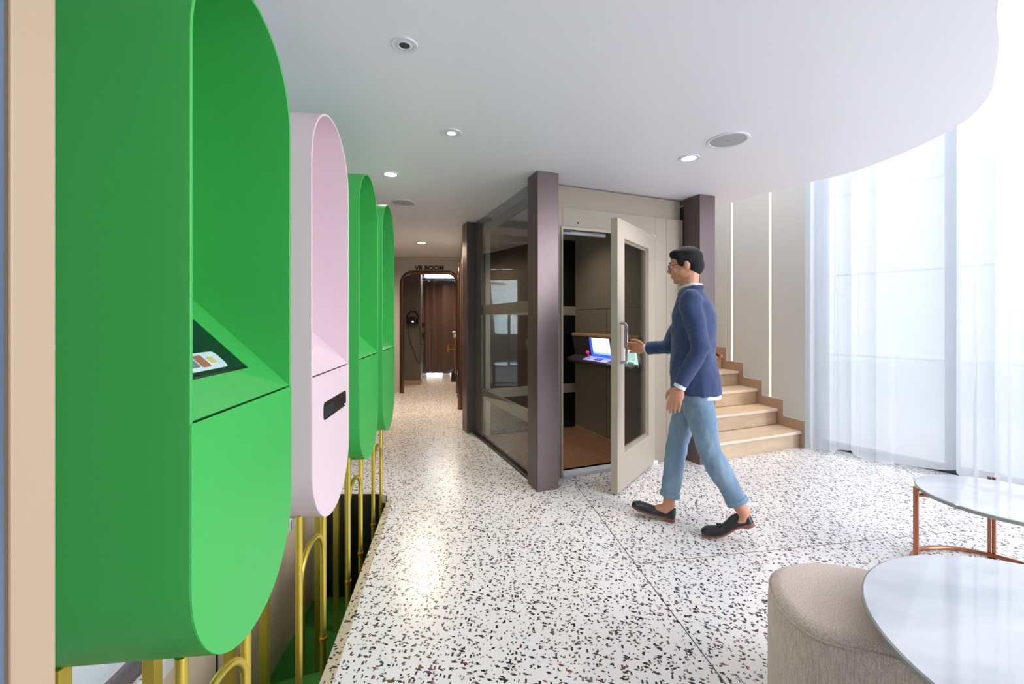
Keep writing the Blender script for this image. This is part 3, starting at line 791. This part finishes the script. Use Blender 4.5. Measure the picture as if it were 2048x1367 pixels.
def speaker(x, y, r, label):
    t = empty('ceiling_speaker', (x, y, CEIL), 0, label, 'speaker', 'round ceiling speakers')
    bm = bmesh.new(); lathe(bm, [(r * .84, -.003), (r * .86, -.006), (r * .97, -.006), (r, 0), (r * .84, 0)], 40); link('rim', bm, M['white_metal'], t, 40)
    bm = bmesh.new(); lathe(bm, [(0, -.005), (r * .5, -.005), (r * .85, -.003), (r * .85, 0), (0, 0)], 40); link('grille', bm, M['speaker'], t, 60)
    bm = bmesh.new(); box(bm, -.012, .012, -.004, .004, -.0065, -.005); link('badge', bm, M['chrome'], t)
speaker(1.358, 2.689, .125, 'large round white ceiling speaker right of the lit ceiling light')
speaker(-1.05, 4.119, .12, 'round white ceiling speaker over the corridor entrance')

# ------------------------------------------------------------------ the kiosks
KW, KB, KT, KD = .2425, .530, 2.108, .40
def stadium(off, n=24):
    r = KW - off; p = []
    zc0 = KB + KW; zc1 = KT - KW
    for k in range(n + 1):
        a = math.pi + k / n * math.pi; p.append((r * math.cos(a), zc0 + r * math.sin(a)))
    for k in range(n + 1):
        a = k / n * math.pi; p.append((r * math.cos(a), zc1 + r * math.sin(a)))
    return p
def kiosk(t, base, mkey, label, kind):
    x, y = TE(t, 0); m = M[mkey]
    K = empty('kiosk', (x, y, base), KA, label, 'kiosk', 'row of rounded kiosks on gold legs')
    f = lambda u, v, w: Vector((w, u, v - base))
    bm = bmesh.new(); ringprism(bm, stadium(0), stadium(.008), -KD, 0, f); link('shell', bm, m, K, 35, bevel=.0015)
    bm = bmesh.new(); prism(bm, stadium(.008), -KD, -KD + .01, f); link('back_panel', bm, m, K)
    # lower front panel, below the desk
    lo = [(u, v) for u, v in stadium(.0003) if v < KB + KW + .001]
    r = KW - .0003
    bm = bmesh.new(); prism(bm, lo + [(r, 1.0985), (-r, 1.0985)], -.0002, .0012, f); link('front_panel', bm, m, K, 35)
    r = KW - .0095
    # sloped desk
    z0 = 1.1035; sl_ = .952
    bm = bmesh.new()
    d = [(-.001, z0 - .0), (-.001 - .39, z0 + .39 * sl_), (-.391, z0 + .39 * sl_ - .03), (-.02, z0 - .012)]
    prism(bm, d, -r, r, lambda u, v, w: Vector((u, w, v - base))); desk = link('desk', bm, m, K)
    n = Vector((sl_, 0, 1)).normalized()
    def dp(s, e, h): return Vector((-.001 - e, s, z0 + e * sl_ - base)) + n * h
    def slab(name, s0, s1, e0, e1, h0, h1, mm, par, rad=0):
        bm = bmesh.new()
        if rad:
            pts = []
            for cx, cy, a0 in ((s1 - rad, e1 - rad, 0), (s0 + rad, e1 - rad, 90), (s0 + rad, e0 + rad, 180), (s1 - rad, e0 + rad, 270)):
                for k in range(5):
                    a = R(a0 + k * 22.5); pts.append((cx + rad * math.cos(a), cy + rad * math.sin(a)))
        else: pts = [(s0, e0), (s1, e0), (s1, e1), (s0, e1)]
        prism(bm, pts, h0, h1, lambda u, v, w: dp(u, v, w))
        return link(name, bm, mm, par)
    if kind == 'card': slab('screen_surround', -.128, .124, .068, .335, .0, .0015, M['black'], desk)
    if kind == 'card': slab('desk_screen', -.122, .118, .073, .33, .0015, .0025, M['screen_dark'], desk)
    if kind == 'card':
        c = slab('printed_card', -.11, .05, .080, .120, .0025, .0035, M['card_white'], desk, .012)
        for s0, s1, e0, e1, mm in ((-.085, -.055, .088, .112, M['ink_grey']), (-.05, -.015, .086, .114, M['ink_red']), (-.005, .02, .093, .108, M['ink_yellow'])):
            slab('card_print', s0, s1, e0, e1, .0035, .0039, mm, c, .004)
    if kind == 'slot':
        # chrome edged return slot in the lower panel
        def pill(w, h, c0, c1, rad): 
            pts = []
            for cx, cy, a0 in ((w - rad, h - rad, 0), (-w + rad, h - rad, 90), (-w + rad, -h + rad, 180), (w - rad, -h + rad, 270)):
                for k in range(6):
                    a = R(a0 + k * 18); pts.append((c0 + cx + rad * math.cos(a), c1 + cy + rad * math.sin(a)))
            return pts
        bm = bmesh.new(); ringprism(bm, pill(.155, .034, .03, .955, .02), pill(.149, .028, .03, .955, .016), -.001, .003, f)
        sl2 = link('return_slot', bm, M['chrome'], K); sl2['label'] = 'chrome rimmed return slot'
        bm = bmesh.new(); prism(bm, pill(.149, .028, .03, .955, .016), .0012, .0016, f); link('slot_tray', bm, M['chrome'], sl2)
        bm = bmesh.new(); prism(bm, pill(.06, .021, -.05, .950, .01), .0016, .0022, f); link('slot_opening', bm, M['steel_dark'], sl2)
    if kind == 'dot':
        bm = bmesh.new(); ell(bm, dp(.0, .29, .004), (.008, .008, .008)); link('knob', bm, M['black'], desk)
    # legs : round front pair joined by an arch, square rear pair
    top = KB + .02 - base
    for s in (-.1375, .1375):
        zt = KB + KW - math.sqrt(KW ** 2 - .1375 ** 2) + .004 - base
        bm = bmesh.new(); tube(bm, [(-.08, s, 0), (-.08, s, zt)], .0125, 14); lg = link('leg', bm, M['gold'], K, 50)
        zr = -.085 - base
        bm = bmesh.new(); tube(bm, [(-.08, s, zr), (-.08, s, zr + .012)], .0165, 14); link('leg_ring', bm, M['goldring'], lg, 50)
        bm = bmesh.new(); box(bm, -.016, .016, -.016, .016, 0, zt, Matrix.Translation((-.32, s, 0)) @ Matrix.Rotation(R(0), 4, 'Z')); link('leg', bm, M['gold'], K, bevel=.002)
    rr = .125; zc = .30 - base; pts = [(-.08, -.1375 + .004, zc - .12)]
    for k in range(15):
        a = math.pi - k / 14 * math.pi; pts.append((-.08, .1335 * math.cos(a), zc + .115 * math.sin(a)))
    pts.append((-.08, .1335, zc - .03))
    bm = bmesh.new(); tube(bm, pts, .0105, 12); link('leg_arch', bm, M['gold'], K, 50)
    return K
kiosk(-1.20, -.5, 'green', 'nearest and largest green rounded kiosk, with dark screen and printed card', 'card')
kiosk(-.535, -.5, 'pink', 'pale pink rounded kiosk with a chrome slot, between the green ones', 'slot')
kiosk(.145, -.77, 'green', 'green rounded kiosk just behind the pink one', 'dot')
kiosk(.775, -.77, 'green', 'farthest green rounded kiosk, last of the row before the corridor', 'plain')

# ------------------------------------------------------------------ ottoman
out = [(1.30, 1.53), (1.137, 1.586), (.98, 1.565), (.885, 1.48), (.838, 1.34), (.868, 1.215), (1.02, 1.145), (1.17, 1.06), (1.30, .93), (1.45, .80), (1.62, .95), (1.60, 1.20), (1.47, 1.42)]
oc = Vector((1.2, 1.25))
cur = [Vector(p) for p in catmull(out, 8)]
bm = bmesh.new()
def ins(pl, d): 
    res = []; n = len(pl)
    for i in range(n):
        t_ = (pl[(i + 2) % n] - pl[i - 2]).normalized(); nrm = Vector((-t_.y, t_.x))
        if (pl[i] + nrm * .01 - oc).length > (pl[i] - oc).length: nrm = -nrm
        res.append(pl[i] + nrm * d)
    return res
OH_ = .42
prof = [(0.012, .0), (0, .012), (0, .34), (0.002, .375), (.010, .400), (.026, .414), (.045, .42)]
rings = [[(p.x, p.y, z) for p in ins(cur, d)] for d, z in prof]
off = Vector((1.2, 1.25, 0))
loft(bm, [[Vector(p) - off for p in r] for r in rings])
o = link('ottoman', bm, M['weave'], smooth=60); o.location = off
tag(o, 'curved taupe fabric ottoman beside the nearer round marble table', 'ottoman')
bm = bmesh.new()
tube(bm, [Vector((p.x, p.y, .392)) - off for p in ins(cur, .0045)], .003, 6, closed=True)
link('seam_piping', bm, M['weave'], o, 60)

# ------------------------------------------------------------------ marble tables
def table(cx, cy, r, h, legs, ring, label):
    t = empty('round_table', (cx, cy, 0), 0, label, 'table', 'round marble tables with copper legs')
    bm = bmesh.new(); lathe(bm, [(0, h - .018), (r - .003, h - .018), (r, h - .014), (r, h - .004), (r - .004, h), (0, h)], 96)
    tp = link('tabletop', bm, M['marble'], t, 35)
    bm = bmesh.new(); lathe(bm, [(r - .002, h - .019), (r + .0008, h - .016), (r + .0008, h - .003), (r - .002, h - .002)], 96); link('edge_band', bm, M['marble_edge'], tp, 50)
    rl = r + .022
    for a in legs:
        c, s = math.cos(R(a)), math.sin(R(a)); bm = bmesh.new()
        for k in (-1, 1):
            x = rl * c - s * .0085 * k; y = rl * s + c * .0085 * k
            tube(bm, [(x, y, 0), (x, y, h + .008)], .008, 10)
        link('leg', bm, M['copper'], t, 50)
        bm = bmesh.new(); tube(bm, [(rl * c, rl * s, h - .03), ((r - .14) * c, (r - .14) * s, h - .03)], .009, 8); link('bracket', bm, M['copper'], t, 50)
    a0, a1 = ring; pts = [(rl * .97 * math.cos(R(a0 + (a1 - a0) * k / 60)), rl * .97 * math.sin(R(a0 + (a1 - a0) * k / 60)), .018) for k in range(61)]
    bm = bmesh.new(); tube(bm, pts, .012, 10); link('foot_ring', bm, M['copper'], t, 50)
table(1.44, .952, .512, .50, (56, -10, -128), (-132, 62), 'large round white marble table nearest the viewer, beside the taupe ottoman')
table(2.40, 2.08, .322, .435, (49, 160, 280), (-10, 349), 'smaller round marble table on copper legs, before the sheer curtain')

# ------------------------------------------------------------------ the walking man
D = Vector((-.92, .39, 0)).normalized(); LS = Vector((-D.y * 1, D.x, 0)); LS = Vector((-D.y, D.x, 0))   # his left, towards the viewer
Z = Vector((0, 0, 1)); PO = Vector((1.12, 2.67, 0))
man = empty('person', tuple(PO), 0, 'man in navy jacket and jeans walking left, pushing the lift door', 'person')
def P_(x, y, z): return Vector((x, y, z)) - PO
def chain(bm, pts, rs, seg=16, caps=True):
    tube(bm, pts, rs, seg)
    if caps:
        for p, r in zip(pts, rs): ell(bm, p, (r, r, r), None, 14, 8)
def remesh(o, vox, sm=6):
    m = o.modifiers.new('remesh', 'REMESH'); m.mode = 'VOXEL'; m.voxel_size = vox; m.use_smooth_shade = True
    s = o.modifiers.new('smooth', 'SMOOTH'); s.iterations = sm; s.factor = .5
    return o
    return o
pel = P_(1.155, 2.715, .92); hipL = pel + LS * .085 - Z * .03; hipR = pel - LS * .085 - Z * .03
kneeL = P_(1.195, 2.585, .50); ankL = P_(1.355, 2.505, .175)
kneeR = P_(1.085, 2.805, .50); ankR = P_(1.018, 2.782, .10)
shC = P_(1.145, 2.735, 1.445); shL = shC + LS * .175; shR = shC - LS * .175
elL = P_(1.105, 2.50, 1.14); wrL = P_(.985, 2.515, .905)
elR = P_(1.075, 2.93, 1.12); hand_t = P_(.868, 3.178, 1.105); wrR = P_(.948, 3.055, 1.095)
hd = P_(1.118, 2.765, 1.648)
lookd = (D + Vector((0, 0, -.12))).normalized()
hx_ = lookd; hy_ = LS.copy(); hz_ = hx_.cross(hy_) ; hz_ = hz_ if hz_.z > 0 else -hz_
def HP(f, l, u): return hd + hx_ * f + hy_ * l + hz_ * u
HR = Matrix((hx_, hy_, hz_)).transposed()
bm = bmesh.new()
# head: skull, face, jaw, chin, brow, nose, lips, ears
ell(bm, HP(-.012, 0, .028), (.096, .074, .092), HR); ell(bm, HP(.022, 0, -.025), (.066, .060, .085), HR)
ell(bm, HP(.038, 0, -.072), (.040, .042, .030), HR); ell(bm, HP(.062, 0, -.088), (.020, .022, .018), HR)
for l in (-1, 1):
    ell(bm, HP(.075, l * .028, .026), (.016, .024, .009), HR); ell(bm, HP(.062, l * .038, -.020), (.022, .020, .022), HR)
    ell(bm, HP(-.012, l * .076, -.004), (.017, .007, .030), HR); ell(bm, HP(.0, l * .050, -.058), (.045, .014, .022), HR)
tube(bm, [HP(.078, 0, .022), HP(.094, 0, -.004), HP(.106, 0, -.026)], [.008, .009, .012], 10)
for l in (-1, 1): ell(bm, HP(.093, l * .010, -.030), (.011, .008, .008), HR)
ell(bm, HP(.083, 0, -.052), (.011, .023, .006), HR); ell(bm, HP(.080, 0, -.063), (.011, .020, .007), HR)
tube(bm, [HP(-.030, 0, -.03), shC + Z * .05 + D * .01, shC - Z * .03], [.056, .055, .075], 16)
# body inside the clothes
ell(bm, shC - Z * .16, (.11, .11, .2)); ell(bm, shC - Z * .36, (.10, .10, .18)); ell(bm, pel, (.11, .11, .12))
chain(bm, [shL - Z * .05, elL, wrL], [.036, .034, .026]); chain(bm, [shR - Z * .05, elR, wrR], [.036, .034, .026])
chain(bm, [shL - Z * .06, shC - Z * .07, shR - Z * .06], [.04, .06, .04])
chain(bm, [hipL, kneeL, ankL], [.075, .05, .036]); chain(bm, [hipR, kneeR, ankR], [.075, .05, .036])
# feet
def foot_dir(heel, toe): return (toe - heel).normalized()
heelR = P_(1.045, 2.768, .012); toeR = P_(.795, 2.862, .062)
toeL = P_(1.165, 2.575, .012); bendL = P_(1.225, 2.552, .018); heelL = P_(1.385, 2.490, .115)
chain(bm, [ankR, heelR + (toeR - heelR) * .18 + Z * .05, toeR * .35 + heelR * .65 + Z * .035], [.038, .036, .028])
chain(bm, [ankL, heelL + (bendL - heelL) * .2 + Z * .045, bendL * .6 + heelL * .4 + Z * .03], [.038, .036, .026])
# right hand closing round the pull handle, left hand relaxed
def hand(bm, wrist, pd, nd, ln, curl, side):
    """pd: direction of the palm, nd: palm normal (towards which fingers curl), side: direction from little finger to index"""
    pd = pd.normalized(); nd = (nd - pd * nd.dot(pd)).normalized(); sd = (side - pd * side.dot(pd) - nd * side.dot(nd)).normalized()
    rot = Matrix((pd, sd, nd)).transposed()
    ell(bm, wrist + pd * .048 , (.052, .042, .0165), rot)
    ell(bm, wrist + pd * .02, (.035, .030, .018), rot)
    ls = [.068, .082, .088, .078]
    for i, (o_, l_) in enumerate(zip((-.031, -.0105, .0105, .031), ls)):
        p = wrist + pd * (.084 + .006 * (1 if i in (1, 2) else 0)) + sd * o_; c = 0; pts = [wrist + pd * .05 + sd * o_ * .8, p]
        for k, fr_ in enumerate((.42, .32, .26)):
            c += curl[k] * (1 + .08 * (1.5 - i)); d_ = pd * math.cos(c) + nd * math.sin(c) + sd * o_ * 1.2
            p = p + d_.normalized() * l_ * fr_; pts.append(p)
        rs = [.0095, .0092, .0088, .008, .0068]
        tube(bm, pts, rs, 10)
        for q, r_ in zip(pts[1:], rs[1:]): ell(bm, q, (r_, r_, r_), None, 10, 6)
    t0 = wrist + pd * .018 + sd * .028; t1 = wrist + pd * .048 + sd * .052 + nd * .014; t2 = t1 + pd * .026 + sd * .006 + nd * .018; t3 = t2 + pd * .018 + nd * .012 - sd * .004
    tube(bm, [t0, t1, t2, t3], [.014, .0115, .010, .008], 10)
    for q, r_ in ((t1, .0115), (t2, .010), (t3, .008)): ell(bm, q, (r_, r_, r_), None, 10, 6)
pdR = (hand_t - wrR)
hand(bm, wrR, pdR, Vector((-.75, -.45, 0)), .1, (.75, .95, .7), Z)
hand(bm, wrL, Vector((-.30, .02, -.95)), -LS + D * -.2, .1, (.28, .35, .3), D)
body = remesh(link('body', bm, M['skin'], man), .0042, 4)
# hair
bm = bmesh.new()
ell(bm, HP(-.018, 0, .042), (.098, .079, .088), HR, 28, 18); ell(bm, HP(-.055, 0, -.002), (.062, .071, .072), HR)
ell(bm, HP(.030, 0, .088), (.056, .062, .032), HR); ell(bm, HP(.044, .0, .080), (.040, .054, .022), HR)
for l in (-1, 1): ell(bm, HP(.012, l * .066, .035), (.030, .013, .040), HR)
# clear the face below the fringe line
cut = [v for v in bm.verts if (v.co - hd).dot(hx_) > .045 and (v.co - hd).dot(hz_) < .052]
for v in cut: v.co -= hx_ * ((v.co - hd).dot(hx_) - .045)
remesh(link('hair', bm, M['hair'], man), .005, 2)
# glasses, eyes, brows
bm = bmesh.new()
for l in (-1, 1):
    ce_ = HP(.097, l * .032, .005)
    tube(bm, [ce_ + hy_ * .023 * math.cos(a) + hz_ * .016 * math.sin(a) for a in [2 * math.pi * k / 20 for k in range(20)]], .0016, 6, closed=True)
    tube(bm, [HP(.097, l * .055, .010), HP(.06, l * .073, .012), HP(-.012, l * .080, .012)], .0016, 6)
tube(bm, [HP(.097, -.009, .010), HP(.101, 0, .012), HP(.097, .009, .010)], .0016, 6)
link('glasses', bm, M['black'], man, 60)
for l in (-1, 1):
    bm = bmesh.new(); ell(bm, HP(.078, l * .031, .006), (.010, .013, .008), HR); ey = link('eye', bm, M['shirt'], man, 60)
    bm = bmesh.new(); ell(bm, HP(.0855, l * .031, .006), (.0035, .006, .006), HR); link('iris', bm, M['black'], ey, 60)
    bm = bmesh.new(); tube(bm, [HP(.090, l * .014, .030), HP(.089, l * .03, .035), HP(.078, l * .05, .030)], [.003, .004, .002], 6); link('eyebrow', bm, M['hair'], man, 60)
# jacket
def oval(c, rl, rd_, fwd=D, n=28, pw=2.3):
    res = []
    for k in range(n):
        a = 2 * math.pi * k / n; ca, sa = math.cos(a), math.sin(a)
        x = math.copysign(abs(ca) ** (2 / pw), ca) * rl; y = math.copysign(abs(sa) ** (2 / pw), sa) * rd_
        res.append(c + LS * x + fwd * y)
    return res
bm = bmesh.new()
tc0 = Vector((pel.x, pel.y, 0)); ts = Vector((shC.x, shC.y, 0))
def TCn(z): k = (z - .9) / (1.45 - .9); return tc0.lerp(ts, k) + Z * z
loft(bm, [oval(TCn(.845) - D * .012, .185, .150), oval(TCn(.92) - D * .01, .188, .152), oval(TCn(1.02), .176, .138), oval(TCn(1.10), .170, .128), oval(TCn(1.22) - D * .008, .186, .134), oval(TCn(1.33) - D * .015, .196, .132), oval(TCn(1.40) - D * .015, .195, .112), oval(TCn(1.455) - D * .01, .150, .088), oval(TCn(1.495), .085, .070)])
chain(bm, [shL - Z * .015 - LS * .01, shL - Z * .06, elL, wrL + (elL - wrL) * .05], [.062, .068, .056, .043], caps=False)
chain(bm, [shR - Z * .015 + LS * .01, shR - Z * .06, elR, wrR + (elR - wrR) * .12], [.062, .068, .056, .043], caps=False)
for p, r_ in ((shL - Z * .02, .066), (shR - Z * .02, .066), (elL, .055), (elR, .055)): ell(bm, p, (r_, r_, r_))
remesh(link('jacket', bm, M['navy'], man), .0065, 14)
bm = bmesh.new()
pts = [shC + Z * .052 - D * .0 + (LS * math.cos(a) * .068 + D * math.sin(a) * .066) + Z * (-.03 * max(0, math.sin(a)) + .012 * max(0, -math.sin(a))) for a in [2 * math.pi * k / 28 for k in range(28)]]
tube(bm, pts, .015, 8, closed=True); remesh(link('jacket_collar', bm, M['navy'], man), .004, 3)
bm = bmesh.new()
pts = [shC + Z * .074 + (LS * math.cos(a) * .060 + D * math.sin(a) * .060) + Z * (-.02 * max(0, math.sin(a)) + .006) for a in [2 * math.pi * k / 28 for k in range(28)]]
tube(bm, pts, .010, 8, closed=True); link('shirt_collar', bm, M['shirt'], man, 60)
def wrinkle(o, size, st):
    tx = bpy.data.textures.new('folds', 'CLOUDS'); tx.noise_scale = size; tx.noise_depth = 1
    d = o.modifiers.new('folds', 'DISPLACE'); d.texture = tx; d.strength = st; d.mid_level = .5; d.texture_coords = 'LOCAL'
wrinkle([c for c in man.children if c.name.startswith('jacket')][0], .09, .016)
# shirt tail and cuffs
bm = bmesh.new(); loft(bm, [oval(TCn(.822) - D * .02, .168, .135), oval(TCn(.86) - D * .015, .172, .138)]); link('shirt_tail', bm, M['shirt'], man, 50)
bm = bmesh.new()
for w, e in ((wrL, elL), (wrR, elR)):
    k = .03 if w is wrL else .10
    tube(bm, [w + (e - w) * (k - .05), w + (e - w) * (k + .03)], .036, 16)
link('shirt_cuff', bm, M['shirt'], man, 50)
# trousers
bm = bmesh.new()
loft(bm, [oval(pel - Z * .09, .145, .115), oval(pel - Z * .02, .158, .128), oval(pel + Z * .06, .150, .115)])
def leg(h, k, a, hem):
    q = a + (k - a).normalized() * hem
    tube(bm, [h + Z * .02, h.lerp(k, .35), h.lerp(k, .75), k, k.lerp(q, .35), k.lerp(q, .8), q], [.098, .090, .074, .068, .067, .060, .060], 20)
    ell(bm, h, (.095, .095, .095)); ell(bm, k, (.067, .067, .067))
leg(hipL, kneeL, ankL, .055); leg(hipR, kneeR, ankR, .06)
wrinkle(remesh(link('jeans', bm, M['denim'], man), .0065, 5), .06, .014)
for k, a in ((kneeL, ankL), (kneeR, ankR)):
    d_ = (k - a).normalized(); q = a + d_ * .055
    bm = bmesh.new(); tube(bm, [q, q + d_ * .028], .0635, 24); link('jeans_cuff', bm, M['denim'], man, 50, bevel=.003)
# loafers
def shoe(pts_, bend=False):
    """pts_: path of the sole from heel to toe"""
    n_ = 14; path = catmull([tuple(p) for p in pts_], 8, False); L_ = len(path) - 1
    S_ = Z
    rows = []; soles = []
    for k in range(n_ + 1):
        u = k / n_; p = path[int(round(u * L_))]; q = path[min(int(round(u * L_)) + 1, L_)]; q0 = path[max(int(round(u * L_)) - 1, 0)]
        d_ = (q - q0).normalized(); s_ = LS - d_ * LS.dot(d_); s_.normalize(); up = s_.cross(d_); up = up if up.z > 0 else -up
        w = .036 * (1 - .12 * math.sin(u * math.pi * 1.0)) if u < .5 else .036 + .012 * math.sin((u - .5) * math.pi * 1.3)
        w *= math.sqrt(max(.02, 1 - max(0, (u - .78) / .235) ** 2.2)) * math.sqrt(max(.05, 1 - max(0, (.14 - u) / .16) ** 2))
        h = .062 if u < .30 else .062 - (.062 - .040) * min(1, (u - .30) / .25)
        if u > .8: h *= 1 - .45 * ((u - .8) / .2) ** 2
        rows.append([p + s_ * w * math.copysign(abs(math.cos(a)) ** .8, math.cos(a)) + up * (.010 + h * max(0, math.sin(a)) ** .75) for a in [math.pi * j / 12 for j in range(13)]])
        hh = .020 if u < .28 else .008
        soles.append([p + s_ * w * 1.07 + up * .012, p + s_ * w * 1.07 - up * (hh - .010), p - s_ * w * 1.07 - up * (hh - .010), p - s_ * w * 1.07 + up * .012])
    bm = bmesh.new(); loft(bm, rows); sh = link('loafer', bm, M['shoe'], man, 70)
    bm = bmesh.new(); loft(bm, soles); link('sole', bm, M['sole'], sh, 40)
    bm = bmesh.new(); c = rows[8]; top_ = c[6]
    ell(bm, top_ + Z * .002, (.012, .016, .007)); 
    for j in (-1, 1): ell(bm, top_ + LS * .012 * j + D * .012, (.014, .006, .005))
    link('tassel', bm, M['shoe'], sh, 60)
shoe([P_(1.055, 2.765, .012), P_(.99, 2.789, .018), P_(.92, 2.815, .030), P_(.80, 2.862, .058)])
shoe([P_(1.405, 2.482, .125), P_(1.33, 2.511, .088), P_(1.245, 2.544, .026), P_(1.145, 2.583, .008)])
